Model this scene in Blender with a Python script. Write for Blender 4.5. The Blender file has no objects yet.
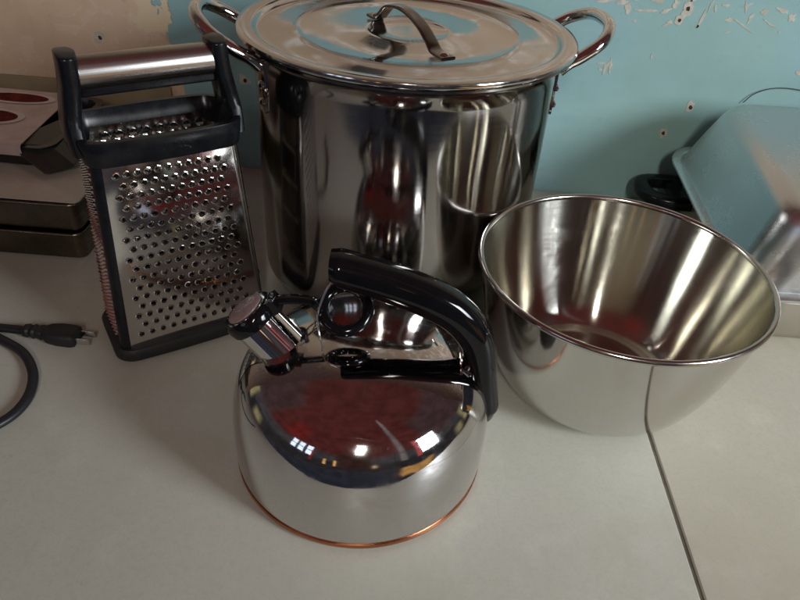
import bpy, bmesh, math, random
from mathutils import Vector, Matrix, noise
R = math.radians
PI = math.pi
random.seed(7)
C = bpy.context.scene.collection
scene = bpy.context.scene

# ------------------------------------------------------------------ camera
def make_camera():
    cam = bpy.data.cameras.new('camera')
    o = bpy.data.objects.new('camera', cam)
    C.objects.link(o)
    pitch, roll = 0.64896, 0.078156
    cp, sp = math.cos(pitch), math.sin(pitch)
    fwd = Vector((0, cp, -sp)); right = Vector((1, 0, 0)); up = right.cross(fwd)
    c, s = math.cos(roll), math.sin(roll)
    r2 = c * right + s * up
    u2 = -s * right + c * up
    m = Matrix((r2, u2, -fwd)).transposed().to_4x4()
    m.translation = Vector((0, 0, 0.42))
    o.matrix_world = m
    cam.sensor_width = 36
    cam.lens = 674.3 / 800 * 36
    cam.clip_start = 0.01
    cam.clip_end = 100
    scene.camera = o
make_camera()

# ------------------------------------------------------------------ world: a dim lived-in room around the table
def make_world():
    w = bpy.data.worlds.new('World'); scene.world = w
    w.use_nodes = True
    nt = w.node_tree; nt.nodes.clear(); N = nt.nodes; L = nt.links
    out = N.new('ShaderNodeOutputWorld'); bg = N.new('ShaderNodeBackground')
    L.new(bg.outputs[0], out.inputs[0])
    tc = N.new('ShaderNodeTexCoord'); sep = N.new('ShaderNodeSeparateXYZ')
    L.new(tc.outputs['Generated'], sep.inputs[0])
    def mth(op, a, b=None, c=None):
        n = N.new('ShaderNodeMath'); n.operation = op
        for i, v in enumerate((a, b, c)):
            if v is None: continue
            if isinstance(v, (int, float)): n.inputs[i].default_value = v
            else: L.new(v, n.inputs[i])
        return n.outputs[0]
    el = mth('MULTIPLY', mth('ARCSINE', sep.outputs[2]), 180 / PI)
    az = mth('MULTIPLY', mth('ARCTAN2', sep.outputs[0], mth('MULTIPLY', sep.outputs[1], -1)), 180 / PI)
    nz = N.new('ShaderNodeTexNoise'); nz.inputs['Scale'].default_value = 5; nz.inputs['Detail'].default_value = 4
    L.new(tc.outputs['Generated'], nz.inputs['Vector'])
    wob = mth('MULTIPLY', mth('SUBTRACT', nz.outputs[0], .5), 14)
    elw = mth('ADD', el, wob); azw = mth('ADD', az, wob)
    def ss(v, a, b):
        n = N.new('ShaderNodeMapRange'); n.interpolation_type = 'SMOOTHSTEP'
        n.inputs[1].default_value = a; n.inputs[2].default_value = b
        L.new(v, n.inputs[0]); return n.outputs[0]
    def box(a0, a1, e0, e1, soft, wobble=False):
        A, E = (azw, elw) if wobble else (az, el)
        h = soft / 2
        m = mth('MULTIPLY', ss(A, a0 - h, a0 + h), mth('SUBTRACT', 1, ss(A, a1 - h, a1 + h)))
        m2 = mth('MULTIPLY', ss(E, e0 - h, e0 + h), mth('SUBTRACT', 1, ss(E, e1 - h, e1 + h)))
        return mth('MULTIPLY', m, m2)
    cur = None
    def mix(prev, col, fac):
        n = N.new('ShaderNodeMix'); n.data_type = 'RGBA'
        if isinstance(prev, tuple): n.inputs[6].default_value = (*prev, 1)
        else: L.new(prev, n.inputs[6])
        n.inputs[7].default_value = (*col, 1)
        L.new(fac, n.inputs[0]); return n.outputs[2]
    cur = mix(WALLC, FLOORC, mth('SUBTRACT', 1, ss(el, -6, 0)))
    cur = mix(cur, CEILC, ss(el, 48, 60))
    for (a0, a1, e0, e1, soft, col, wb) in WORLD_PATCHES:
        cur = mix(cur, col, box(a0, a1, e0, e1, soft, wb))
    # clutter: uneven light and dark furniture
    n2 = N.new('ShaderNodeTexNoise'); n2.inputs['Scale'].default_value = 9; n2.inputs['Detail'].default_value = 3
    L.new(tc.outputs['Generated'], n2.inputs['Vector'])
    cl = N.new('ShaderNodeMapRange'); cl.inputs[1].default_value = .35; cl.inputs[2].default_value = .65
    cl.inputs[3].default_value = .8; cl.inputs[4].default_value = 1.2
    L.new(n2.outputs[0], cl.inputs[0])
    mm = N.new('ShaderNodeVectorMath'); mm.operation = 'SCALE'
    L.new(cur, mm.inputs[0]); L.new(cl.outputs[0], mm.inputs['Scale'])
    L.new(mm.outputs[0], bg.inputs[0]); bg.inputs[1].default_value = WORLD_K
WALLC = (.060, .056, .060)
FLOORC = (.028, .030, .042)
CEILC = (.075, .056, .045)
WORLD_K = 1.0
# az0, az1 (0 = towards the person holding the camera, + = right), el0, el1, softness, colour, wobble
WORLD_PATCHES = [
    (-180, 180, -4, 12, 6, (.030, .027, .030), True),       # dark furniture round the horizon
    (-181, 181, 22, 62, 12, (.066, .036, .038), True),
    (-181, 181, 58, 91, 10, (.085, .024, .021), False),        # red brown boarded ceiling
    (-84, 62, 24, 86, 9, (.092, .023, .021), False),          # red shirt leaning over the table
    (-66, -46, 26, 48, 10, (.16, .02, .018), True),
    (-14, 12, 4, 27, 6, (.045, .022, .018), True),          # dark trousers
    (37, 42, 10, 75, 3, (.20, .17, .17), False),            # pale door post
    (-94, -84, -2, 8, 6, (.26, .23, .12), False),           # yellow wall beside the window
    (-112, -104, 2, 20, 5, (.34, .30, .15), False),
    (86, 94, -2, 8, 6, (.26, .23, .12), False),
    (98, 106, 2, 20, 5, (.34, .30, .15), False),
    (112, 120, 2, 24, 5, (.12, .12, .20), False),
    (-36, -34, 5, 22, 1.5, (.30, .03, .02), False),
    (-25, -23, 5, 14, 1.5, (1.0, .55, .2), False),
    (-17, -15, 5, 15, 1.5, (1.0, .55, .2), False),
    (14, 17, 6, 11, 1.5, (1.0, .7, .4), False),
    (36, 60, -17, -4, 5, (.55, .30, .10), True),            # sunlit patch of floor
    (50, 54, 8, 34, 2, (.5, .08, .08), False),
]
make_world()

# ------------------------------------------------------------------ lights: the room's windows and one bulb
def area(name, loc, aim, sx, sy, power, col, spread=180):
    l = bpy.data.lights.new(name, 'AREA'); l.shape = 'RECTANGLE'; l.size = sx; l.size_y = sy
    l.energy = power; l.color = col; l.spread = R(spread)
    o = bpy.data.objects.new(name, l); C.objects.link(o)
    o.location = loc
    o.rotation_euler = (Vector(aim) - Vector(loc)).to_track_quat('-Z', 'Y').to_euler()
    return o
area('window_light', (1.78, -0.62, 0.86), (.36, .42, .04), .55, .80, 5.2, (.88, .95, 1.0), 52)
for k in range(3):
    for j in range(2):
        area('window_light', (-1.62 + .19 * k, -1.0 - .14 * k, .62 + .27 * j), (0, .5, .1), .15, .22, .22, (.66, .80, 1.0))
area('bulb_light', (.08, -1.05, 1.10), (.34, .50, .08), .11, .42, 1.75, (1.0, .96, .88), 72)

vs = scene.view_settings
scene.display_settings.display_device = 'sRGB'
vs.view_transform = 'Standard'; vs.look = 'None'; vs.exposure = 0; vs.gamma = 1
vs.use_curve_mapping = False
try:
    scene.cycles.max_bounces = 10; scene.cycles.glossy_bounces = 8
    scene.cycles.sample_clamp_indirect = 6
    scene.cycles.use_denoising = True
except Exception:
    pass

# ------------------------------------------------------------------ materials
class M:
    """small node-tree helper"""
    def __init__(s, name):
        s.m = bpy.data.materials.new(name); s.m.use_nodes = True
        s.nt = s.m.node_tree; s.N = s.nt.nodes; s.L = s.nt.links
        s.b = s.N['Principled BSDF']
        s.tc = s.N.new('ShaderNodeTexCoord')
    def set(s, **k):
        for a, v in k.items():
            i = s.b.inputs[a.replace('_', ' ')]
            if isinstance(v, (int, float)): i.default_value = v
            elif isinstance(v, tuple): i.default_value = (*v, 1) if len(v) == 3 else v
            else: s.L.new(v, i)
        return s
    def noise(s, scale, detail=4, rough=.5, stretch=None, dist=0):
        n = s.N.new('ShaderNodeTexNoise'); n.inputs['Scale'].default_value = scale
        n.inputs['Detail'].default_value = detail; n.inputs['Roughness'].default_value = rough
        n.inputs['Distortion'].default_value = dist
        src = s.tc.outputs['Object']
        if stretch:
            mp = s.N.new('ShaderNodeMapping'); mp.inputs['Scale'].default_value = stretch
            s.L.new(src, mp.inputs[0]); src = mp.outputs[0]
        s.L.new(src, n.inputs['Vector'])
        return n.outputs[0]
    def rng(s, v, a, b, c=0., d=1., smooth=False):
        n = s.N.new('ShaderNodeMapRange')
        if smooth: n.interpolation_type = 'SMOOTHSTEP'
        for i, x in enumerate((a, b, c, d)): n.inputs[i + 1].default_value = x
        s.L.new(v, n.inputs[0]); return n.outputs[0]
    def mth(s, op, a, b=None):
        n = s.N.new('ShaderNodeMath'); n.operation = op
        for i, v in enumerate((a, b)):
            if v is None: continue
            if isinstance(v, (int, float)): n.inputs[i].default_value = v
            else: s.L.new(v, n.inputs[i])
        return n.outputs[0]
    def mix(s, a, b, f):
        n = s.N.new('ShaderNodeMix'); n.data_type = 'RGBA'
        for i, v in ((6, a), (7, b)):
            if isinstance(v, tuple): n.inputs[i].default_value = (*v, 1)
            else: s.L.new(v, n.inputs[i])
        if isinstance(f, (int, float)): n.inputs[0].default_value = f
        else: s.L.new(f, n.inputs[0])
        return n.outputs[2]
    def xyz(s):
        n = s.N.new('ShaderNodeSeparateXYZ'); s.L.new(s.tc.outputs['Object'], n.inputs[0]); return n.outputs
    def bump(s, h, strength=.2, dist=.001):
        n = s.N.new('ShaderNodeBump'); n.inputs['Strength'].default_value = strength
        n.inputs['Distance'].default_value = dist
        s.L.new(h, n.inputs['Height']); s.L.new(n.outputs[0], s.b.inputs['Normal']); return s

def metal(name, col, r0, r1, scale=30, stretch=None, bump=0, bdist=.0005, aniso=0, rot=0, col2=None, smudge=0, dent=0, scratch=0):
    m = M(name)
    n = m.noise(scale, 5, .6, stretch)
    rough = m.rng(n, .3, .7, r0, r1)
    if smudge:      # finger marks, dried water, wiped film
        b = m.mth('MULTIPLY', m.rng(m.noise(22, 6, .7, (1, 1, .8), .7), .50, .64), m.rng(m.noise(7, 3, .5), .42, .6))
        drops = m.rng(m.noise(140, 2, .4), .68, .72)
        rough = m.mth('ADD', rough, m.mth('MULTIPLY', m.mth('ADD', b, m.mth('MULTIPLY', drops, .4)), smudge))
    if scratch:
        sc = m.rng(m.noise(1, 2, .5, (420, 9, 9), .3), .70, .74)
        sc2 = m.rng(m.noise(1, 2, .5, (11, 340, 14), .3), .70, .74)
        rough = m.mth('ADD', rough, m.mth('MULTIPLY', m.mth('MAXIMUM', sc, sc2), scratch))
    m.set(Metallic=1.0, Roughness=rough)
    if col2:
        m.set(Base_Color=m.mix(col, col2, m.rng(m.noise(scale * .3, 4, .6), .4, .7)))
    else:
        m.set(Base_Color=col)
    if aniso:
        t = m.N.new('ShaderNodeTangent'); t.direction_type = 'RADIAL'; t.axis = 'Z'
        m.L.new(t.outputs[0], m.b.inputs['Tangent'])
        m.set(Anisotropic=aniso, Anisotropic_Rotation=rot)
    if dent:
        m.bump(m.mth('ADD', m.noise(11, 2, .4), m.mth('MULTIPLY', n, bump)), 1.0, dent)
    elif bump: m.bump(n, bump, bdist)
    return m.m
def plain(name, col, rough, col2=None, scale=60, bump=0, spec=.5, metallic=0, coat=0):
    m = M(name)
    n = m.noise(scale, 5, .6)
    m.set(Base_Color=m.mix(col, col2 or tuple(c * .8 for c in col), m.rng(n, .35, .7)), Roughness=m.rng(n, .3, .7, rough * .85, rough * 1.15), Metallic=float(metallic))
    m.b.inputs['Specular IOR Level'].default_value = spec
    m.b.inputs['Coat Weight'].default_value = coat
    if bump: m.bump(n, bump, .0006)
    return m.m

MAT = {}
MAT['chrome'] = metal('polished_steel', (.66, .65, .64), .025, .08, 45, None, .02, .0004)
MAT['kettle'] = metal('kettle_steel', (.58, .56, .55), .03, .07, 60, (1, 1, 2.5), .03, .0004, smudge=.11, dent=.0010, scratch=.05)
MAT['copper'] = metal('copper_base', (.50, .20, .105), .24, .38, 40, None, .1, col2=(.30, .11, .055))
MAT['pot'] = metal('stockpot_steel', (.385, .365, .345), .085, .115, 40, (1, 1, 14), 0, .0004, .65, .25, smudge=.07, dent=.0012, scratch=.03)
MAT['lid'] = metal('lid_steel', (.60, .575, .555), .07, .13, 26, None, .06, .0012, smudge=.18, dent=.0006, scratch=.06)
MAT['bowl_in'] = metal('bowl_inside_steel', (.56, .545, .48), .13, .16, 60, (1, 1, 18), 0, .0003, 1.0, .25, smudge=.06, dent=.0006)
MAT['bowl_out'] = metal('bowl_outside_steel', (.62, .605, .57), .08, .11, 60, (1, 1, 18), 0, .0003, .5, .25, smudge=.09, dent=.0010, scratch=.04)
MAT['grater'] = metal('grater_steel', (.68, .67, .65), .07, .13, 60, None, .03)
MAT['bar'] = metal('brushed_bar_steel', (.50, .48, .46), .22, .30, 90, (.05, 8, 8), .06)
MAT['bronze'] = metal('old_pan_steel', (.19, .165, .125), .24, .40, 40, (6, 1, 20), .1, col2=(.10, .085, .06), smudge=.1)
MAT['pan'] = metal('aluminium_pan', (.60, .60, .59), .25, .33, 30, None, .03, .0008, smudge=.06, dent=.0005, scratch=.06)
MAT['pan_dull'] = metal('dull_aluminium', (.50, .47, .40), .38, .52, 50, None, .1)
MAT['black'] = plain('black_plastic', (.005, .0055, .007), .24, (.009, .010, .012), 80, .05, .28)
MAT['bakelite'] = plain('glossy_black_bakelite', (.003, .003, .0035), .075, (.005, .005, .006), 50, .02, .32)
MAT['rubber'] = plain('black_rubber', (.010, .010, .011), .55, (.017, .017, .018), 90, .1)
MAT['cord'] = plain('black_cord', (.013, .014, .018), .45)
MAT['capdisc'] = plain('frosted_pinkish_disc', (.36, .26, .25), .28, (.22, .15, .15), 200, .3)
MAT['paper'] = plain('pale_card', (.47, .415, .36), .6, (.40, .345, .29), 25)
MAT['sleeve'] = plain('printed_card', (.52, .42, .39), .35, (.40, .31, .28), 40)
MAT['ink_red'] = plain('dark_red_print', (.15, .016, .013), .7, (.045, .007, .006), 60, 0, .1)
MAT['ink_white'] = plain('pale_print', (.62, .55, .52), .4)
MAT['blackpan'] = plain('black_enamel', (.010, .010, .011), .22, (.018, .018, .018), 60)
MAT['tab'] = plain('dark_greenish_plastic', (.022, .024, .021), .32, (.03, .032, .028), 60)
MAT['board'] = plain('tan_board', (.28, .225, .13), .7, (.22, .175, .10), 18, .1)
MAT['rim'] = metal('bowl_rim_steel', (.52, .50, .47), .14, .2, 60)
MAT['strap'] = metal('dark_strap_steel', (.20, .18, .165), .10, .2, 60)
MAT['hole_shade'] = plain('painted_hole_shade', (.012, .012, .012), .5)  # near-black colour on steel hole walls, painted shade of the grater's dark inside
MAT['wire'] = metal('thin_wire', (.7, .7, .7), .2, .3)
MAT['dark_wire'] = plain('thin_dark_wire', (.03, .035, .035), .5)
MAT['plaster_chip'] = plain('bare_plaster', (.50, .48, .41), .9, (.36, .34, .28), 150, .4)
MAT['hole'] = plain('nail_hole', (.03, .018, .012), .9, (.05, .028, .018), 300)
MAT['seam'] = plain('seam_edge', (.14, .125, .095), .6, (.09, .08, .06), 120)
MAT['outlet'] = plain('dark_outlet_box', (.03, .03, .03), .5)

def wall_mat():
    m = M('old_painted_plaster')
    X, Y_, Z = m.xyz()
    n1 = m.noise(14, 6, .62); n2 = m.noise(45, 5, .6); n3 = m.noise(4, 4, .6); n4 = m.noise(120, 4, .6)
    teal = m.mix((.255, .41, .445), (.215, .36, .385), m.rng(n1, .35, .68))
    teal = m.mix(teal, (.29, .45, .47), m.mth('MULTIPLY', m.rng(m.noise(9, 5, .6, (1, 1, 4)), .52, .66), .5))
    # a slightly greener, dirtier band low on the wall
    teal = m.mix(teal, (.24, .385, .335), m.mth('MULTIPLY', m.rng(n3, .4, .65), .7))
    plas = m.mix((.62, .455, .31), (.54, .39, .26), m.rng(n1, .38, .66))
    plas = m.mix(plas, (.64, .47, .36), m.rng(n3, .48, .62))
    # pale torn skim patches
    torn = m.rng(m.noise(21, 7, .68, (1, 1, 1.5), 1.2), .53, .58)
    up = m.rng(Z, .26, .30)
    plas = m.mix(plas, (.46, .36, .255), m.mth('MULTIPLY', m.rng(Z, .285, .31), .8))
    plas = m.mix(plas, (.60, .50, .45), m.rng(Z, .95, 1.05))
    plas = m.mix(plas, (.82, .79, .73), m.mth('MULTIPLY', torn, m.mth('MAXIMUM', m.mth('MULTIPLY', up, .9), .12)))
    # cream skim at the torn edge beside the teal
    cream = m.mth('MULTIPLY', m.rng(m.mth('ADD', X, m.mth('MULTIPLY', m.mth('SUBTRACT', n1, .5), .11)), -.345, -.341),
                  m.rng(m.mth('ADD', Z, m.mth('MULTIPLY', m.mth('SUBTRACT', n2, .5), .06)), .168, .172))
    plas = m.mix(plas, (.66, .54, .37), m.mth('MULTIPLY', m.mth('MULTIPLY', cream, m.rng(X, -.25, -.23, 1, 0)), .85))
    # where the teal paint ends
    ex = m.mth('ADD', X, m.mth('ADD', m.mth('MULTIPLY', m.mth('SUBTRACT', n1, .5), .05), m.mth('MULTIPLY', m.mth('SUBTRACT', n2, .5), .022)))
    left = m.rng(ex, -.3005, -.2985, 1, 0)
    zz = m.mth('ADD', Z, m.mth('ADD', m.mth('MULTIPLY', m.mth('SUBTRACT', n1, .5), .06), m.mth('MULTIPLY', m.mth('SUBTRACT', n2, .5), .025)))
    top = m.rng(zz, .291, .293)
    mask = m.mth('MAXIMUM', left, top)
    # small islands of teal left on the plaster
    isl = m.mth('MULTIPLY', m.rng(m.noise(22, 5, .6), .63, .64), m.rng(X, -.36, -.33))
    mask = m.mth('MULTIPLY', mask, m.mth('SUBTRACT', 1, m.mth('MULTIPLY', isl, m.rng(Z, .24, .20))))
    col = m.mix(teal, plas, mask)
    # fine scraped flecks high on the teal
    fl = m.mth('MULTIPLY', m.rng(m.noise(60, 5, .7, (1, 1, .8), 1.0), .675, .69), m.rng(Z, .20, .25))
    col = m.mix(col, (.50, .53, .48), m.mth('MULTIPLY', fl, .5))
    col = m.mix(col, (.10, .13, .11), m.mth('MULTIPLY', m.rng(n4, .62, .75), .12))
    m.set(Base_Color=col, Roughness=.62)
    m.b.inputs['Specular IOR Level'].default_value = .3
    h = m.mth('ADD', m.mth('MULTIPLY', mask, -1.0), m.mth('MULTIPLY', n2, .35))
    m.bump(h, .5, .0012)
    return m.m
def table_mat(name, a, b):
    m = M(name)
    n1 = m.noise(6, 5, .6); n2 = m.noise(170, 4, .65); n3 = m.noise(26, 5, .6); n4 = m.noise(420, 2, .5)
    col = m.mix(a, b, m.rng(n1, .35, .68))
    col = m.mix(col, tuple(c * .86 for c in a), m.mth('MULTIPLY', m.rng(n2, .48, .68), .55))
    col = m.mix(col, tuple(c * 1.10 for c in a), m.mth('MULTIPLY', m.rng(n3, .55, .7), .5))
    st = m.mth('MULTIPLY', m.rng(m.noise(9, 6, .68, None, .8), .55, .68), m.rng(n1, .40, .6))
    col = m.mix(col, tuple(c * f for c, f in zip(a, (.80, .77, .70))), m.mth('MULTIPLY', st, .55))
    scr = m.mth('MAXIMUM', m.rng(m.noise(1, 3, .5, (6, 260, 1), .5), .70, .75), m.rng(m.noise(1, 3, .5, (200, 8, 1), .5), .71, .76))
    col = m.mix(col, tuple(c * .80 for c in a), m.mth('MULTIPLY', scr, .45))
    sp = m.rng(m.noise(75, 3, .5), .735, .76)
    col = m.mix(col, (.12, .10, .08), m.mth('MULTIPLY', sp, .18))
    col = m.mix(col, tuple(c * .9 for c in b), m.mth('MULTIPLY', m.rng(n4, .5, .7), .35))
    m.set(Base_Color=col, Roughness=m.mth('ADD', m.rng(n3, .3, .7, .38, .52), m.mth('MULTIPLY', st, .12)))
    m.b.inputs['Specular IOR Level'].default_value = .4
    m.bump(m.mth('ADD', n2, m.mth('MULTIPLY', n4, .5)), .12, .0006)
    return m.m
MAT['wall'] = wall_mat()
MAT['table_a'] = table_mat('off_white_laminate', (.455, .452, .39), (.415, .412, .352))
MAT['table_b'] = table_mat('cream_laminate', (.425, .405, .335), (.39, .37, .30))

# ------------------------------------------------------------------ mesh helpers
def finish(bm, name, mats, parent=None, smooth=True, angle=38, bevel=0):
    if bevel:
        es = [e for e in bm.edges if len(e.link_faces) == 2 and e.calc_face_angle(0) > R(40)]
        bmesh.ops.bevel(bm, geom=es, offset=bevel, segments=3, profile=.6, affect='EDGES')
    bmesh.ops.recalc_face_normals(bm, faces=bm.faces)
    me = bpy.data.meshes.new(name); bm.to_mesh(me); bm.free()
    if not isinstance(mats, (list, tuple)): mats = [mats]
    for mt in mats: me.materials.append(MAT[mt])
    if smooth:
        for p in me.polygons: p.use_smooth = True
        me.set_sharp_from_angle(angle=R(angle))
    o = bpy.data.objects.new(name, me); C.objects.link(o)
    if parent: o.parent = parent
    return o
def thing(name, label, cat, loc=(0, 0, 0), rotz=0, group=None):
    o = bpy.data.objects.new(name, None); C.objects.link(o)
    o.empty_display_size = .05
    o.location = loc; o.rotation_euler = (0, 0, rotz)
    return tag(o, label, cat, group)
def tag(o, label, cat, group=None):
    o['label'] = label; o['category'] = cat
    if group: o['group'] = group
    return o
def spline(pts, n):
    """Catmull-Rom (centripetal-ish) through pts of any dimension"""
    P = [Vector(p) for p in pts]
    P = [P[0] * 2 - P[1]] + P + [P[-1] * 2 - P[-2]]
    out = []
    for i in range(1, len(P) - 2):
        p0, p1, p2, p3 = P[i - 1:i + 3]
        for k in range(n):
            t = k / n
            out.append(.5 * ((2 * p1) + (p2 - p0) * t + (2 * p0 - 5 * p1 + 4 * p2 - p3) * t * t + (3 * p1 - p0 - 3 * p2 + p3) * t ** 3))
    out.append(P[-2].copy())
    return out
def lathe(bm, prof, n=128, center=(0, 0), mat=0):
    rings = []
    for r, z in prof:
        if r < 1e-6: rings.append([bm.verts.new((center[0], center[1], z))])
        else: rings.append([bm.verts.new((center[0] + r * math.cos(2 * PI * k / n), center[1] + r * math.sin(2 * PI * k / n), z)) for k in range(n)])
    fs = []
    for a, b in zip(rings, rings[1:]):
        for k in range(n):
            k2 = (k + 1) % n
            if len(a) == 1 and len(b) == 1: continue
            if len(a) == 1: fs.append(bm.faces.new((a[0], b[k], b[k2])))
            elif len(b) == 1: fs.append(bm.faces.new((a[k], a[k2], b[0])))
            else: fs.append(bm.faces.new((a[k], a[k2], b[k2], b[k])))
    for f in fs: f.material_index = mat
    return fs
def rrect(hx, hy, r, n=6, bow=0, dense=False):
    """rounded rectangle outline, counter-clockwise; bow pushes the long front/back sides outward"""
    r = min(r, hx - 1e-5, hy - 1e-5)
    pts = []
    for cx, cy, a0 in ((hx - r, hy - r, 0), (-hx + r, hy - r, 90), (-hx + r, -hy + r, 180), (hx - r, -hy + r, 270)):
        for k in range(n + 1):
            a = R(a0 + 90 * k / n); pts.append((cx + r * math.cos(a), cy + r * math.sin(a)))
        if (bow or dense) and a0 in (0, 180):
            s = 1 if a0 == 0 else -1
            for k in range(1, 8):
                t = 1 - 2 * k / 8
                pts.append((s * t * (hx - r), s * hy))
    if bow:
        pts = [(x, y + math.copysign(bow * max(0, 1 - (x / hx) ** 2), y)) for x, y in pts]
    return pts
def loft(bm, sections, cap0=True, cap1=True, mat=0, n=6):
    """sections: (hx, hy, r, z[, bow[, cx, cy]])"""
    rings = []
    anyb = any(len(s) > 4 and s[4] for s in sections)
    for s in sections:
        hx, hy, r, z = s[:4]; bow = s[4] if len(s) > 4 else 0
        cx, cy = (s[5], s[6]) if len(s) > 6 else (0, 0)
        rings.append([bm.verts.new((cx + x, cy + y, z)) for x, y in rrect(hx, hy, r, n, bow, anyb)])
    fs = []
    for a, b in zip(rings, rings[1:]):
        for k in range(len(a)):
            k2 = (k + 1) % len(a)
            fs.append(bm.faces.new((a[k], a[k2], b[k2], b[k])))
    if cap0: fs.append(bm.faces.new(list(reversed(rings[0]))))
    if cap1: fs.append(bm.faces.new(rings[-1]))
    for f in fs: f.material_index = mat
    return fs
def sweep(bm, path, sect, up=Vector((0, 0, 1)), caps=True, closed=False, mat=0):
    """sect(i, t) -> list of (a, b) offsets along side and up directions"""
    path = [Vector(p) for p in path]; n = len(path); rings = []
    for i, p in enumerate(path):
        if closed: d = path[(i + 1) % n] - path[i - 1]
        else: d = path[min(i + 1, n - 1)] - path[max(i - 1, 0)]
        d.normalize()
        side = d.cross(up)
        if side.length < 1e-4: side = d.cross(Vector((0, 1, 0)))
        side.normalize(); u = side.cross(d)
        rings.append([bm.verts.new(p + side * a + u * b) for a, b in sect(i, i / (n - 1))])
    fs = []
    pairs = list(zip(rings, rings[1:])) + ([(rings[-1], rings[0])] if closed else [])
    for a, b in pairs:
        for k in range(len(a)):
            k2 = (k + 1) % len(a)
            fs.append(bm.faces.new((a[k], a[k2], b[k2], b[k])))
    if caps and not closed:
        fs.append(bm.faces.new(list(reversed(rings[0])))); fs.append(bm.faces.new(rings[-1]))
    for f in fs: f.material_index = mat
    return fs
def circ(ra, rb=None, n=16):
    rb = rb or ra
    return [(ra * math.cos(2 * PI * k / n), rb * math.sin(2 * PI * k / n)) for k in range(n)]
def sup(ra, rb, n=20, e=.7):
    return [(ra * math.copysign(abs(math.cos(2 * PI * k / n)) ** e, math.cos(2 * PI * k / n)),
             rb * math.copysign(abs(math.sin(2 * PI * k / n)) ** e, math.sin(2 * PI * k / n))) for k in range(n)]
def tube(bm, path, r, n=14, **k):
    return sweep(bm, path, lambda i, t: circ(r, r, n), **k)
def box(bm, c, h, rot=None, mat=0):
    m = Matrix.Translation(c)
    if rot is not None: m = m @ rot
    g = bmesh.ops.create_cube(bm, size=2, matrix=m @ Matrix.Diagonal((*h, 1)))
    for v in g['verts']:
        for f in v.link_faces: f.material_index = mat
def cyl(bm, a, b, r0, r1=None, n=48, mat=0, rings=None):
    """round bar between two points; rings: [(t, radius)]"""
    a, b = Vector(a), Vector(b)
    rings = rings or [(0, r0), (1, r1 or r0)]
    d = (b - a).normalized()
    s = d.cross(Vector((0, 0, 1)))
    if s.length < 1e-4: s = Vector((1, 0, 0))
    s.normalize(); u = s.cross(d)
    R_ = [[bm.verts.new(a + (b - a) * t + s * (r * math.cos(2 * PI * k / n)) + u * (r * math.sin(2 * PI * k / n))) for k in range(n)] for t, r in rings]
    fs = [bm.faces.new((p[k], p[(k + 1) % n], q[(k + 1) % n], q[k])) for p, q in zip(R_, R_[1:]) for k in range(n)]
    fs.append(bm.faces.new(list(reversed(R_[0])))); fs.append(bm.faces.new(R_[-1]))
    for f in fs: f.material_index = mat

# ------------------------------------------------------------------ table (two leaves, a seam between)
SEAM = .2185
def build_table():
    t = thing('table', 'off white laminate table top with a dark seam, carrying all the cookware', 'table', (0, .3, 0))
    def leaf(x0, x1, mat, dz, label):
        bm = bmesh.new()
        loft(bm, [((x1 - x0) / 2 - .002, .344, .004, dz - .03), ((x1 - x0) / 2, .346, .005, dz - .028), ((x1 - x0) / 2, .346, .005, dz - .0012), ((x1 - x0) / 2 - .001, .345, .004, dz)])
        bmesh.ops.translate(bm, verts=bm.verts, vec=((x0 + x1) / 2, .1755, 0))
        o = finish(bm, 'table_leaf', mat, t); o['label'] = label
    leaf(-1.3, SEAM - .0016, 'table_a', 0, 'greyish off white left table leaf')
    leaf(SEAM + .0016, 1.3, 'table_b', -.0004, 'warmer cream right table leaf')
    bm = bmesh.new(); box(bm, (SEAM, .1755, -.0085), (.0014, .343, .0065)); finish(bm, 'seam_strip', 'seam', t, False)
build_table()

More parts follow.
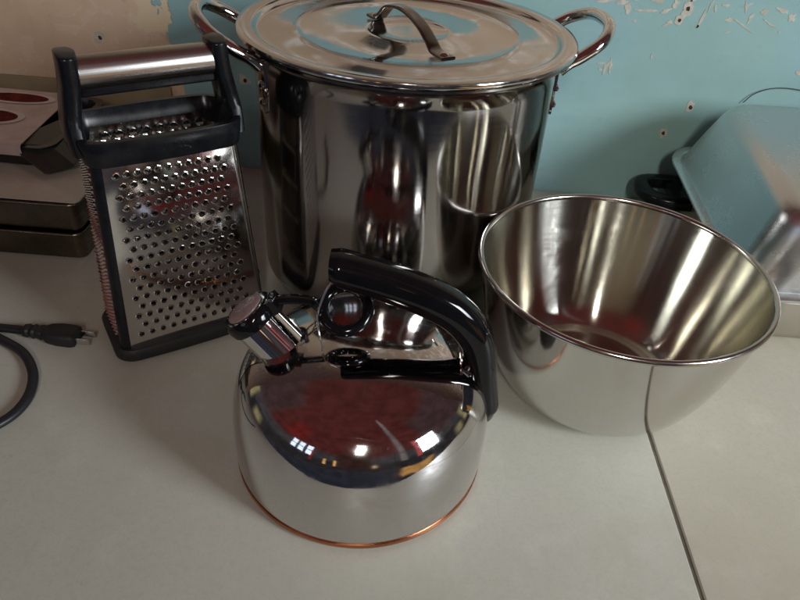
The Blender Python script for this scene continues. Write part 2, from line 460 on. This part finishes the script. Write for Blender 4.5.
# ------------------------------------------------------------------ wall
def build_wall():
    bm = bmesh.new()
    box(bm, (0, .8725, .3), (1.6, .05, 1.1))
    rnd = random.Random(3)
    def patch(x, z, w, h, ang, mat, y, irr=.3, n=26):
        ca, sa = math.cos(ang), math.sin(ang); ph = rnd.random() * 9
        f, b = [], []
        for k in range(n):
            a = 2 * PI * k / n
            r = 1 + irr * noise.noise(Vector((math.cos(a) * 1.3 + ph, math.sin(a) * 1.3, ph))) * 2
            px, pz = w * r * math.cos(a), h * r * math.sin(a)
            q = (x + px * ca - pz * sa, z + px * sa + pz * ca)
            f.append(bm.verts.new((q[0], y, q[1]))); b.append(bm.verts.new((q[0], .8226, q[1])))
        fc = bm.faces.new(f); fc.material_index = mat
        for k in range(n):
            g = bm.faces.new((f[k], f[(k + 1) % n], b[(k + 1) % n], b[k])); g.material_index = mat
    Yp, Yh = .8221, .8217
    for (x, z, s) in ((.2991, .2416, 1), (.2935, .2282, .8), (.3382, .1290, 1), (.3152, .0935, .9), (-.2132, .119, 1.0), (-.386, .1575, 1)):
        patch(x, z, .0056 * s, .0066 * s, rnd.random(), 1, Yp, .32)
        patch(x + .0004, z - .0006, .0022 * s, .0027 * s, .3, 2, Yh, .2, 10)
    patch(.2965, .2345, .0035, .008, -.6, 1, .82205, .4)
    for (x, z, w, h, a) in ((.318, .2315, .0018, .010, -.25), (.349, .2325, .004, .0022, .2), (.366, .2275, .013, .0009, -.5), (.2519, .2355, .013, .0014, .05),
                            (.2845, .2447, .003, .004, .3), (.2837, .2252, .003, .0018, .5), (.2808, .222, .004, .001, .3), (.2737, .1855, .001, .003, .0), (.2237, .1675, .0022, .006, -.3), (.218, .166, .003, .0012, 0),
                            (.4505, .180, .004, .003, .2), (.3629, .2475, .002, .005, .2), (.385, .244, .003, .003, .5), (.3235, .2465, .0012, .006, -.2), (.225, .242, .009, .002, .1),
                            (.238, .247, .006, .0015, .1), (.405, .247, .006, .002, -.2), (.34, .2475, .005, .0015, .1), (.316, .2225, .0016, .0016, 0), (.206, .243, .010, .0018, .15), (.232, .236, .003, .006, .2), (.244, .2235, .0022, .0012, 0), (.262, .2475, .012, .002, -.05), (.276, .2365, .0045, .0022, .4), (.33, .243, .0015, .0035, .2), (.372, .236, .0018, .004, -.3), (.395, .232, .010, .0009, -.45), (.418, .2405, .004, .0045, .3), (.436, .2475, .008, .002, .1), (.229, .170, .0016, .0075, .15), (.2165, .1735, .004, .0010, .1), (.41, .2235, .0012, .0012, 0), (.352, .2195, .0028, .0008, .2), (.302, .251, .004, .003, .2)):
        patch(x, z, w, h, a, 1, Yp, .45)
    w = finish(bm, 'wall', ['wall', 'plaster_chip', 'hole'], None, False)
    tag(w, 'old teal painted plaster wall with peeled cream areas and nail holes', 'wall')
    # switch box fixed to the wall, seen mirrored in the pot lid
    bm = bmesh.new()
    box(bm, (-.063, .8165, .382), (.022, .006, .036)); 
    o = finish(bm, 'switch_box', 'outlet', w, bevel=.002)
build_wall()

# ------------------------------------------------------------------ kettle
def build_kettle():
    t = thing('kettle', 'shiny chrome whistling kettle with copper base and curved black handle', 'kettle', (-.0229, .3587, 0))
    bm = bmesh.new()
    lathe(bm, [(0, .0008), (.088, .0008), (.0925, .0012), (.0945, .003), (.0950, .0048), (.0944, .0062), (.093, .0066)], 160)
    finish(bm, 'copper_base', 'copper', t)
    prof = spline([(.0930, .0060), (.0948, .0105), (.0955, .024), (.0955, .040), (.0948, .054), (.0925, .068), (.0872, .0815), (.0775, .093), (.062, .1025), (.042, .1090), (.021, .1122), (0, .1132)], 8)
    bm = bmesh.new(); lathe(bm, [(max(0, p[0]), p[1]) for p in prof], 192)
    finish(bm, 'body', 'kettle', t, angle=60)
    # spout
    a = Vector((-.040, 0, .074)); ax = Vector((-.60, 0, .80)); 
    sp0 = Vector((-.0475, 0, .0835)); 
    bm = bmesh.new()
    L_ = .049
    cyl(bm, a, sp0 + ax * L_, .0165, rings=[(0, .0180), (.30, .0180), (.33, .0176), (.34, .0172), (.97, .0172), (1, .0165)], n=64)
    finish(bm, 'spout', 'chrome', t)
    top = sp0 + ax * (L_ + .0005)
    bm = bmesh.new()
    cyl(bm, top - ax * .003, top + ax * .0085, .02, rings=[(0, .0178), (.06, .0190), (.5, .0196), (.8, .0188), (1, .0168)], n=48)
    # pouring lip of the cap and its hinge block
    rot = ax.to_track_quat('Z', 'X').to_matrix().to_4x4()
    s = Vector((.80, 0, .60))
    box(bm, top + s * .0185 + ax * .002, (.0055, .0065, .0055), Vector((.8, 0, .6)).to_track_quat('X', 'Z').to_matrix().to_4x4())
    cap = finish(bm, 'spout_cap', 'bakelite', t, bevel=0)
    bm = bmesh.new()
    cyl(bm, top + ax * .0083, top + ax * .0100, .0145, rings=[(0, .0138), (.6, .0136), (1, .0122)], n=40)
    finish(bm, 'whistle_disc', 'capdisc', cap)
    # trigger: lever with a finger ring under the handle
    bm = bmesh.new()
    p0 = top + s * .018 + ax * .004; rc = Vector((-.0135, .0, .137))
    path = spline([p0, p0 + Vector((.012, 0, .004)), p0 + Vector((.028, 0, .0045)), rc + Vector((-.0175, 0, .001))], 6)
    sweep(bm, path, lambda i, t_: sup(.0042, .0028 - .0008 * t_, 14))
    nrm = Vector((0, -.55, .83)); e1 = Vector((1, 0, 0)); e2 = nrm.cross(e1)
    ring = [rc + e1 * (.0155 * math.cos(2 * PI * k / 48)) + e2 * (.0160 * math.sin(2 * PI * k / 48)) for k in range(48)]
    sweep(bm, ring, lambda i, t_: circ(.0042, .0042, 14), up=nrm, closed=True)
    finish(bm, 'trigger', 'bakelite', t)
    # thin steel wire linking trigger and handle
    bm = bmesh.new()
    tube(bm, spline([(-.026, -.010, .106), (-.030, -.010, .120), (-.031, -.008, .138), (-.026, -.004, .154), (-.020, 0, .163)], 8), .0008, 8)
    finish(bm, 'linkage_wire', 'wire', t)
    # handle
    path = spline([(-.0235, 0, .1722), (-.012, 0, .1690), (.004, 0, .1648), (.024, 0, .1588), (.045, 0, .1505), (.063, 0, .1392), (.0765, 0, .1225), (.0830, 0, .1030), (.0868, 0, .0820), (.0908, 0, .0620), (.0935, 0, .0460)], 8)
    def sec(i, q):
        w = .0136 - .0015 * q           # across (y)
        h = .0108 + .0024 * math.sin(PI * min(1, q * 1.3))
        if q < .03: k = .86 + .14 * (q / .03); w *= k; h *= k
        if q > .93: k = 1 - .35 * ((q - .93) / .07); h *= k; w *= k
        return sup(w, h, 28, .82)
    bm = bmesh.new(); sweep(bm, path, sec, up=Vector((0, 1, 0)).cross(Vector((1, 0, 0))))
    # slanted front tip
    for v in bm.verts:
        if v.co.x < -.02: v.co.x += (v.co.z - .172) * -.30
        if v.co.z < .056: v.co.z += (v.co.x - .0965) * .7
    finish(bm, 'handle', 'bakelite', t, angle=50)
    # bracket: steel plate from shoulder up into the handle
    bm = bmesh.new()
    path = spline([(.070, 0, .0985), (.078, 0, .0945), (.0842, 0, .0885), (.0872, 0, .0832)], 5)
    sweep(bm, path, lambda i, q: sup(.0105, .0012, 16, .5))
    sweep(bm, spline([(.074, 0, .098), (.0765, 0, .104), (.082, 0, .106)], 5), lambda i, q: sup(.010, .0014, 16, .5))
    for yy in (-.006, .006):
        cyl(bm, (.085, yy, .086), (.0875, yy, .0905), .0022, n=16)
    finish(bm, 'handle_bracket', 'chrome', t)
build_kettle()

# ------------------------------------------------------------------ mixing bowl
def build_bowl():
    t = thing('mixing_bowl', 'deep satin stainless mixing bowl with rolled rim beside the kettle', 'bowl', (.1790, .4610, 0))
    H, RR = .1250, .1185
    RI = RR - .0026
    def curve(rb, z0, pw, n=26):
        return [(rb + (RI - rb) * t ** (1.9 * pw), z0 + (H - .004 - z0) * t ** 1.9) for t in [k / n for k in range(n + 1)]]
    outp = [(0, .0006), (.050, .0006), (.058, .0010), (.0625, .0020)] + curve(.0650, .0032, .385)[1:]
    th = .0011
    bm = bmesh.new()
    lathe(bm, outp, 192)
    finish(bm, 'outer_shell', 'bowl_out', t)
    inp = [(0, .0048), (.030, .0046), (.052, .0042), (.055, .0036), (.058, .0034), (.061, .0042)] + [(r - th * .6, z) for r, z in curve(.0632, .0052, .48)[1:]]
    bm = bmesh.new()
    lathe(bm, inp, 192)
    finish(bm, 'inner_shell', 'bowl_in', t)
    bm = bmesh.new()
    rim = [(RR - .0024 + .0024 * math.cos(a), H - .0026 + .0026 * math.sin(a)) for a in [2 * PI * k / 14 for k in range(15)]]
    lathe(bm, rim, 192)
    finish(bm, 'rolled_rim', 'rim', t)
build_bowl()

# ------------------------------------------------------------------ stockpot
PC = (-.0118, .6290)
def build_pot():
    t = thing('stockpot', 'tall polished steel stockpot with two loop handles', 'stockpot', (PC[0], PC[1], 0))
    HB = .2455
    bm = bmesh.new()
    prof = [(0, .001), (.1195, .001)] + [(.1192 + .018 * math.sin(a), .019 - .018 * math.cos(a)) for a in [PI / 2 * k / 10 for k in range(1, 11)]] + \
           [(.1372, .06), (.1372, .12), (.1372, .18), (.1372, .225), (.1376, .236), (.1402, .2395), (.1425, .2415), (.1462, .2425), (.148, .2435), (.1480, .2452), (.146, .246), (.139, .246), (.1362, .243), (.1360, .2), (.1360, .03), (.12, .004), (0, .004)]
    lathe(bm, prof, 192)
    finish(bm, 'body', 'pot', t)
    for sgn, base in ((1, 12), (-1, 192)):
        bm = bmesh.new()
        ax = R(base - 1); d = Vector((math.cos(ax), math.sin(ax), 0)); s = Vector((-math.sin(ax), math.cos(ax), 0))
        half = R(20)
        def at(off, r, z): return Vector((r * math.cos(ax + off), r * math.sin(ax + off), z))
        hw = .1372 * math.sin(half)
        A = at(-half, .1385, .228); B = at(half, .1385, .228)
        up = Vector((0, 0, 1))
        pts = [A, A + d * .008 + up * .007, d * .150 - s * hw * .97 + up * .2405, d * .168 - s * hw * .86 + up * .2515, d * .1795 - s * hw * .50 + up * .2595,
               d * .1825 + up * .2615, d * .1795 + s * hw * .50 + up * .2595, d * .168 + s * hw * .86 + up * .2515, d * .150 + s * hw * .97 + up * .2405, B + d * .008 + up * .007, B]
        tube(bm, spline(pts, 8), .0056, 16)
        h = finish(bm, 'handle', 'chrome', t)
        for off in (-half, half):
            bm = bmesh.new()
            # curved strap riveted to the side
            rows = []
            for zz, ww in ((.190, .0055), (.1925, .0075), (.215, .0085), (.232, .0075), (.2345, .006)):
                rows.append([[bm.verts.new(at(off + k * ww / .14, rr, zz)) for k in (-1, -.5, 0, .5, 1)] for rr in (.1373, .1391)])
            for a, b in zip(rows, rows[1:]):
                for k in range(4):
                    bm.faces.new((a[1][k], a[1][k + 1], b[1][k + 1], b[1][k]))
                for e in (0, 4):
                    bm.faces.new((a[0][e], a[1][e], b[1][e], b[0][e]))
            for rw in (rows[0], rows[-1]):
                for k in range(4): bm.faces.new((rw[0][k], rw[0][k + 1], rw[1][k + 1], rw[1][k]))
            for zz in (.198, .213):
                p = at(off, .1388, zz); q = at(off, .1418, zz)
                cyl(bm, p, q, .0034, rings=[(0, .0036), (.5, .0034), (.85, .0022), (1, .0008)], n=16)
            finish(bm, 'handle_bracket', 'chrome', h)
    # the lid rests on the pot: a thing of its own
    l = thing('pot_lid', 'round mirror like lid with a strap handle resting on the tall stockpot', 'lid', (PC[0], PC[1], .2462))
    bm = bmesh.new()
    z0 = .0
    prof = [(.1365, z0 + .0002), (.1490, z0 + .0002), (.1508, z0 + .0012), (.1513, z0 + .0030), (.1506, z0 + .0048), (.1490, z0 + .0056), (.146, z0 + .0058), (.1395, z0 + .0056), (.1375, z0 + .0050), (.1360, z0 + .0030), (.1345, z0 + .0006), (.132, z0 - .0004), (.120, z0 - .0002), (.104, z0 + .0005), (.1015, z0 + .0012), (.0995, z0 + .0020), (.097, z0 + .0012), (.0945, z0 + .0002), (.07, z0 + .0006), (.040, z0 + .0008), (.0378, z0 + .0014), (.0360, z0 + .0008), (.034, z0 - .0004), (.018, z0 - .0006), (0, z0 - .0006)]
    lathe(bm, prof, 192)
    finish(bm, 'lid_plate', 'lid', l)
    f0 = Vector((-.033, .040, 0)); f1 = Vector((.034, -.070, 0))
    dirv = (f1 - f0).normalized()
    f0 = Vector((0, -.022, 0)) - dirv * .062; f1 = Vector((0, -.022, 0)) + dirv * .062
    mid = (f0 + f1) / 2
    def P_(s_, z): return mid + dirv * s_ + Vector((0, 0, z))
    path = spline([P_(-.066, .0030), P_(-.054, .0034), P_(-.046, .009), P_(-.034, .0180), P_(-.016, .0220), P_(.004, .0215), P_(.024, .0165), P_(.040, .0085), P_(.048, .0036), P_(.058, .0030), P_(.068, .0030)], 6)
    bm = bmesh.new()
    sweep(bm, path, lambda i, q: sup(.0068 - .0012 * math.sin(PI * q), .0015, 16, .45))
    st = finish(bm, 'strap_handle', 'strap', l)
    for s_ in (-.059, .061):
        bm = bmesh.new(); cyl(bm, P_(s_, .003), P_(s_, .0066), .0042, rings=[(0, .0046), (.5, .0042), (.85, .0028), (1, .0009)], n=20)
        finish(bm, 'rivet', 'chrome', st)
build_pot()

# ------------------------------------------------------------------ box grater
def build_grater():
    t = thing('box_grater', 'steel box grater with black plastic frame and round steel grip', 'grater', (-.2015, .4975, 0), R(34))
    t.scale = (1.055, 1.0, 1.0)
    Z0, Z1 = .010, .190
    def half(z):
        q = (z - Z0) / (Z1 - Z0)
        return .0635 + (.0535 - .0635) * q, .0335 + (.0265 - .0335) * q
    rc = .0065
    CV0, CV1 = 0, .004
    def cvy(z): return CV0 + (CV1 - CV0) * (z - Z0) / (Z1 - Z0)
    def P_(face, s, z, off=0):
        """s in -1..1 across the flat of a face"""
        hu, hv = half(z); c = cvy(z)
        if face == 'front': return Vector((s * (hu - rc), c - hv - off, z))
        if face == 'back': return Vector((-s * (hu - rc), c + hv + off, z))
        if face == 'left': return Vector((-hu - off, c - s * (hv - rc), z))
        return Vector((hu + off, c + s * (hv - rc), z))
    def quad(bm, face, s0, s1, z0, z1, mat=0):
        f = bm.faces.new([bm.verts.new(P_(face, *q)) for q in ((s0, z0), (s1, z0), (s1, z1), (s0, z1))]); f.material_index = mat
    def holed(bm, face, cols, rows, za, zb, sa, sb, rad, raise_, stag=True, skip=0):
        dz = (zb - za) / rows
        for r in range(rows):
            z0, z1 = za + r * dz, za + (r + 1) * dz
            ds = (sb - sa) / (cols + .5)
            o = ds * .5 if (r % 2 and stag) else 0
            if o: quad(bm, face, sa, sa + o, z0, z1)
            else: quad(bm, face, sb - ds * .5, sb, z0, z1)
            hu, hv = half((z0 + z1) / 2); W = (hu if face in ('front', 'back') else hv) - rc
            for c in range(cols):
                s0 = sa + o + c * ds; s1 = s0 + ds; sm, zm = (s0 + s1) / 2, (z0 + z1) / 2
                if skip and random.random() < skip:
                    quad(bm, face, s0, s1, z0, z1); continue
                outer = [(s1, zm), (s1, z1), (sm, z1), (s0, z1), (s0, zm), (s0, z0), (sm, z0), (s1, z0)]
                ov = [bm.verts.new(P_(face, *q)) for q in outer]
                rings = []
                for rr, of in ((1.45, 0), (1.15, raise_ * .9), (1.0, raise_), (.95, .00005), (.93, -.0020)):
                    rings.append([bm.verts.new(P_(face, sm + rad * rr * math.cos(PI / 4 * k) / W, zm + rad * rr * math.sin(PI / 4 * k), of * (1.25 if 4 < k < 8 else .75))) for k in range(8)])
                seq = [ov] + rings
                for qi, (a, b) in enumerate(zip(seq, seq[1:])):
                    for k in range(8):
                        f = bm.faces.new((a[k], a[(k + 1) % 8], b[(k + 1) % 8], b[k]))
                        if qi == 4 and face == 'front': f.material_index = 1  # front hole walls take the painted interior shade
        for (q0, q1) in ((Z0, za), (zb, Z1)): quad(bm, face, -1, 1, q0, q1)
        quad(bm, face, -1, sa, za, zb); quad(bm, face, sb, 1, za, zb)
    bm = bmesh.new()
    holed(bm, 'front', 11, 17, .020, .176, -.90, .90, .0022, .00026)
    finish(bm, 'fine_grating_face', ['grater', 'hole_shade'], t, angle=11)
    bm = bmesh.new()
    holed(bm, 'back', 8, 13, .020, .1875, -.93, .93, .0033, .0004)
    finish(bm, 'coarse_grating_face', 'grater', t, angle=11)
    bm = bmesh.new()
    quad(bm, 'right', -1, 1, Z0, Z1)
    for zc in (.04, .075, .11, .145):                       # slicing slots
        pts = [P_('right', -.8, zc), P_('right', .8, zc + .006), P_('right', .8, zc + .013, .003), P_('right', -.8, zc + .007, .003)]
        bm.faces.new([bm.verts.new(p) for p in pts])
    finish(bm, 'slicing_face', 'grater', t)
    bm = bmesh.new()
    quad(bm, 'left', -1, 1, Z0, Z1)
    rows, cols = 32, 8
    for r in range(rows):
        for c in range(cols):
            sm = -.9 + 1.8 * (c + (.5 if r % 2 else .0) + .25) / (cols + .5); zm = .017 + (.185 - .017) * (r + .5) / rows
            hu, hv = half(zm); W = hv - rc
            base = [bm.verts.new(P_('left', sm + .0023 * math.cos(PI / 2 * k + .4) / W, zm + .0023 * math.sin(PI / 2 * k + .4), .0001)) for k in range(4)]
            tip = bm.verts.new(P_('left', sm + .0005 / W, zm + .0012, .0026))
            for k in range(4): bm.faces.new((base[k], base[(k + 1) % 4], tip))
    finish(bm, 'zesting_face', 'grater', t, angle=10)
    # rounded corners, steel on the right and coloured black on the left
    for (sx, sy, mt, nm) in ((-1, -1, 'black', 'corner_black'), (1, -1, 'grater', 'corner_bend'), (1, 1, 'grater', 'corner_bend'), (-1, 1, 'black', 'corner_black')):
        bm = bmesh.new(); rows = []
        for k in range(9):
            z = Z0 + (Z1 - Z0) * k / 8; hu, hv = half(z); c = cvy(z)
            ex = .0006 if mt == 'black' else 0
            rows.append([bm.verts.new((sx * (hu - rc) + sx * (rc + ex) * math.sin(a), c + sy * (hv - rc) + sy * (rc + ex) * math.cos(a), z)) for a in [PI / 2 * j / 8 for j in range(9)]])
        for a, b in zip(rows, rows[1:]):
            for j in range(8): bm.faces.new((a[j], a[j + 1], b[j + 1], b[j]))
        finish(bm, nm, mt, t)
    # base ring
    bm = bmesh.new()
    secs = [(.0665, .0365, .014, .0005, .003), (.0690, .0390, .016, .002, .003), (.0692, .0392, .016, .009, .003), (.0672, .0372, .015, .0125, .003), (.0640, .034, .011, .0130, .001), (.0610, .031, .009, .0120, 0), (.0605, .0305, .009, .0005, 0)]
    loft(bm, secs, False, False)
    finish(bm, 'base_ring', 'rubber', t)
    # collar
    bm = bmesh.new()
    secs = [(.0535, .0265, .011, .1800, .001, 0, .004), (.0568, .0298, .013, .1805, .003, 0, .004), (.0592, .0322, .015, .1900, .004, 0, .005), (.0602, .0332, .016, .1990, .005, 0, .006), (.0597, .0327, .016, .2010, .005, 0, .006), (.0560, .029, .013, .2010, .004, 0, .006), (.0540, .0272, .011, .1970, .003, 0, .006), (.0532, .0262, .010, .1890, .001, 0, .004), (.0536, .0266, .010, .1800, .001, 0, .004)]
    loft(bm, secs, False, False)
    finish(bm, 'collar', 'black', t)
    # grip: two posts, a steel sleeve and its black core
    for sx in (-1, 1):
        bm = bmesh.new()
        path = spline([(sx * .0570, .006, .188), (sx * .0575, .006, .203), (sx * .0555, .006, .218), (sx * .0530, .006, .233), (sx * .0518, .006, .246), (sx * .0514, .006, .255), (sx * .0513, .006, .2575)], 5)
        def sec(i, q):
            w = .0195 - .0050 * q + .006 * max(0, 1 - q / .3); k = 1 if q < .86 else math.sqrt(max(.05, 1 - ((q - .86) / .145) ** 2))
            return [(a, b) for a, b in sup(w * max(k, .45), .0066, 20, .6)]
        sweep(bm, path, sec, up=Vector((sx, 0, .15)))
        finish(bm, 'handle_post', 'black', t)
    bm = bmesh.new(); cyl(bm, (-.0475, .006, .2412), (.0475, .006, .2412), .0126, rings=[(0, .0120), (.01, .0126), (.99, .0126), (1, .0120)], n=48)
    finish(bm, 'grip', 'bar', t, angle=30)
    bm = bmesh.new(); box(bm, (0, .006, .2308), (.0480, .0085, .0050)); finish(bm, 'grip_core', 'black', t, bevel=.002)
build_grater()

# ------------------------------------------------------------------ left: stack of pans with a boxed black pan on top
def sheet_pan(name, cx, cy, z0, hx, hy, h, mat, label, cat, group=None, rim=.0030, th=.0012, inset=.005, r=.011, rotz=0):
    t = thing(name, label, cat, (cx, cy, z0), rotz, group)
    bm = bmesh.new()
    loft(bm, [(hx - inset - .006, hy - inset - .006, r - .004, 0), (hx - inset - .001, hy - inset - .001, r - .002, .002), (hx - inset, hy - inset, r, .006), (hx - rim - .0005, hy - rim - .0005, r, h - .004),
              (hx - rim - .0005 - th, hy - rim - .0005 - th, r, h - .004), (hx - inset - th, hy - inset - th, r, .006), (hx - inset - .008, hy - inset - .008, r - .004, .0022)], True, True, n=8)
    finish(bm, 'pan_body', mat, t)
    bm = bmesh.new()
    ring = [Vector((x, y, h - rim * .55)) for x, y in rrect(hx - rim * .6, hy - rim * .6, r, 8)]
    sweep(bm, ring, lambda i, q: circ(rim * .6, rim * .55, 10), closed=True)
    finish(bm, 'rolled_rim', mat, t)
    return t
def build_left():
    G = 'bronze toned sheet pans stacked at the left'
    sheet_pan('sheet_pan', -.512, .6935, .0006, .182, .1195, .0345, 'bronze', 'lower of two dull bronze pans, resting on the table behind the grater', 'baking pan', G)
    sheet_pan('sheet_pan', -.509, .6925, .0355, .182, .1195, .0350, 'bronze', 'upper of two dull bronze pans, covered by the pale card sheet', 'baking pan', G)
    bm = bmesh.new()
    loft(bm, [(.176, .1165, .006, .0709), (.1765, .117, .006, .0713), (.1765, .117, .006, .0722), (.176, .1165, .006, .0726)])
    bmesh.ops.translate(bm, verts=bm.verts, vec=(-.503, .6925, 0))
    o = finish(bm, 'card_sheet', 'paper', None); tag(o, 'pale pinkish card sheet lying flat on the upper bronze pan', 'card')
    # black pan wrapped in a printed sleeve
    t = thing('loaf_pan', 'glossy black baking pan in a printed card sleeve with dark red ovals', 'baking pan', (-.512, .7075, .0728), R(-2))
    hx, hy = .140, .072
    bm = bmesh.new()
    loft(bm, [(hx - .022, hy - .014, .012, .0), (hx - .018, hy - .010, .014, .002), (hx - .004, hy - .004, .016, .024), (hx + .002, hy, .018, .0262), (hx + .002, hy, .018, .0276), (hx - .006, hy - .006, .015, .0272), (hx - .02, hy - .013, .013, .004)], n=8)
    body = finish(bm, 'pan_body', 'blackpan', t)
    # drooping corner flap of the pan's rim
    bm = bmesh.new()
    pts = [(hx - .046, -hy + .004), (hx - .002, -hy - .013), (hx + .022, -hy + .004), (hx + .020, hy - .05), (hx - .012, hy - .046)]
    zt = [.0290, .008, .011, .0275, .0292]
    for dz in (0,):
        a = [bm.verts.new((x, y, z)) for (x, y), z in zip(pts, zt)]
        b = [bm.verts.new((x, y, z - .0022)) for (x, y), z in zip(pts, zt)]
        c = bm.verts.new((hx - .004, -hy + .012, .0262)); c2 = bm.verts.new((hx - .004, -hy + .012, .0240))
        for k in range(5):
            k2 = (k + 1) % 5
            bm.faces.new((a[k], a[k2], c)); bm.faces.new((b[k2], b[k], c2)); bm.faces.new((a[k], b[k], b[k2], a[k2]))
    finish(bm, 'corner_flap', 'tab', t, angle=20)
    # sleeve, cut at a slant on its right end, folded down at the front
    bm = bmesh.new()
    x0 = -hx - .02; xr_f, xr_b = hx - .028, hx - .040
    prof = [(-hy - .0022, .0185), (-hy - .0022, .0283), (-hy + .001, .0300), (hy - .002, .0300), (hy + .0015, .0283), (hy + .0015, .012)]
    th = .0007
    inner = [(y * .994, z - th) for y, z in prof]
    loop = prof + inner[::-1]
    L1 = [bm.verts.new((x0, y, z)) for y, z in loop]
    R1 = [bm.verts.new((xr_f + (xr_b - xr_f) * (y + hy) / (2 * hy), y, z)) for y, z in loop]
    for k in range(len(loop)):
        k2 = (k + 1) % len(loop); bm.faces.new((L1[k], L1[k2], R1[k2], R1[k]))
    sl = finish(bm, 'card_sleeve', 'sleeve', t, angle=25)
    for (cx, cy, ax_, ay_) in ((hx - .094, .044, .037, .0125), (hx - .098, -.012, .034, .0165)):
        bm = bmesh.new()
        def ell(s1, s2, z, mt):
            vs_ = [bm.verts.new((cx + ax_ * s1 * math.cos(2 * PI * k / 40), cy + ay_ * s2 * math.sin(2 * PI * k / 40), z)) for k in range(40)]
            f = bm.faces.new(vs_); f.material_index = mt
        ell(1.22, 1.32, .0309, 0); ell(1.0, 1.0, .0311, 1)
        finish(bm, 'printed_oval', ['ink_white', 'ink_red'], sl, False)
    bm = bmesh.new(); box(bm, (-.62, .8168, .0525), (.314, .002, .052))
    o = finish(bm, 'board', 'board', None, bevel=.0008); tag(o, 'thin tan board standing flat against the wall behind the black pan', 'board')
build_left()

# ------------------------------------------------------------------ right: lower roasting pan and an upturned one on it
def build_right():
    t = thing('roasting_pan', 'dull grey roasting pan on the table under the upturned shiny pan', 'roasting pan', (.585, .672, .0006))
    hx, hy, h = .238, .137, .0485
    bm = bmesh.new()
    loft(bm, [(hx - .012, hy - .008, .022, 0), (hx - .006, hy - .003, .026, .003), (hx, hy, .028, .010), (hx + .001, hy + .001, .028, h - .002), (hx - .001, hy - .001, .028, h), (hx - .003, hy - .003, .026, h - .001), (hx - .004, hy - .004, .026, .01), (hx - .012, hy - .012, .02, .004)], n=10)
    finish(bm, 'pan_body', 'pan_dull', t)
    bm = bmesh.new()
    # black bracket handle with a thumb hole
    sy = .118
    pts = spline([(-hx + .004, sy - .042, .034), (-hx - .030, sy - .040, .034), (-hx - .048, sy - .026, .034), (-hx - .052, sy, .034), (-hx - .040, sy + .014, .034), (-hx - .010, sy + .016, .034), (-hx + .004, sy + .016, .034)], 6)
    sweep(bm, pts, lambda i, q: sup(.0095, .0075, 18, .55))
    box(bm, (-hx - .006, sy - .013, .034), (.014, .030, .0045))
    finish(bm, 'handle', 'black', t)
    # upturned pan, its back edge propped a little higher
    u = thing('upturned_pan', 'shiny aluminium pan turned upside down over the dull roasting pan', 'roasting pan', (.572, .533, .0505))
    u.rotation_euler = (R(6.6), 0, R(1.2))
    hx, hy, h = .252, .139, .060
    bm = bmesh.new()
    def s(dx, dy, r, z): return (hx - dx, hy - dy, r, z, 0, 0, hy)
    loft(bm, [s(.012, .012, .03, .0006), s(.010, .010, .032, .0040), s(.012, .0120, .034, .0080), s(.0205, .0155, .038, .040), s(.0275, .0190, .040, .063), s(.0300, .0210, .041, .0710), s(.0345, .0245, .040, .0762), s(.0415, .0310, .036, .0790), s(.052, .041, .03, .0795)], False, True, n=14)
    finish(bm, 'pan_shell', 'pan', u, angle=50)
    bm = bmesh.new()
    ring = [Vector((x, y + hy, .0026)) for x, y in rrect(hx - .006, hy - .006, .036, 12)]
    sweep(bm, ring, lambda i, q: sup(.0062, .0024, 14, .7), closed=True)
    finish(bm, 'flanged_rim', 'pan', u)
    bm = bmesh.new()
    tube(bm, spline([(.398, .8195, .1405), (.408, .8200, .152), (.428, .8205, .160), (.455, .8205, .161), (.49, .8205, .155), (.52, .819, .140)], 6), .0006, 8)
    o = finish(bm, 'thin_wire', 'dark_wire', None); tag(o, 'thin dark wire arching against the teal wall behind the upturned pan', 'wire')
build_right()

# ------------------------------------------------------------------ power cord
def build_cord():
    t = thing('power_cord', 'black power cord with a two prong plug lying at the left', 'cord', (-.32, .45, 0))
    o = Vector((-.32, .45, 0))
    def W(*p): return Vector(p) - o
    bm = bmesh.new()
    sweep(bm, spline([W(-.54, .440, .004), W(-.48, .452, .004), W(-.42, .459, .004), W(-.365, .4585, .0046), W(-.338, .4563, .0055)], 8), lambda i, q: sup(.0042, .0033, 14, .8))
    sweep(bm, spline([W(-.56, .470, .004), W(-.47, .476, .004), W(-.39, .4585, .004), W(-.3525, .4430, .004), W(-.3265, .4285, .004), W(-.3075, .4065, .004), W(-.2985, .3835, .004), W(-.2985, .3633, .004), W(-.306, .3476, .004), W(-.323, .330, .004), W(-.36, .305, .004), W(-.43, .28, .004)], 8), lambda i, q: sup(.0042, .0033, 14, .8))
    finish(bm, 'cable', 'cord', t)
    bm = bmesh.new()
    a = W(-.3385, .4565, .006); d = (W(-.284, .4525, .006) - a).normalized()
    sd = d.cross(Vector((0, 0, 1)))
    prof = [(0, .0055, .0045), (.004, .0062, .0052), (.006, .0050, .0042), (.010, .0066, .0055), (.012, .0054, .0046), (.017, .0068, .0056), (.019, .0062, .0052), (.024, .0094, .0068), (.034, .0110, .0075), (.046, .0108, .0075), (.0495, .0100, .0068)]
    sweep(bm, [a + d * q[0] for q in prof], lambda i, q: sup(prof[i][1], prof[i][2], 20, .6))
    finish(bm, 'plug', 'rubber', t)
    for s_ in (-1, 1):
        bm = bmesh.new()
        c = a + d * .056 + sd * (s_ * .0055)
        rot = d.to_track_quat('X', 'Z').to_matrix().to_4x4()
        box(bm, c, (.0075, .0007, .0030), rot)
        finish(bm, 'prong', 'chrome', t, bevel=.0004)
build_cord()
bpy.context.view_layer.update()
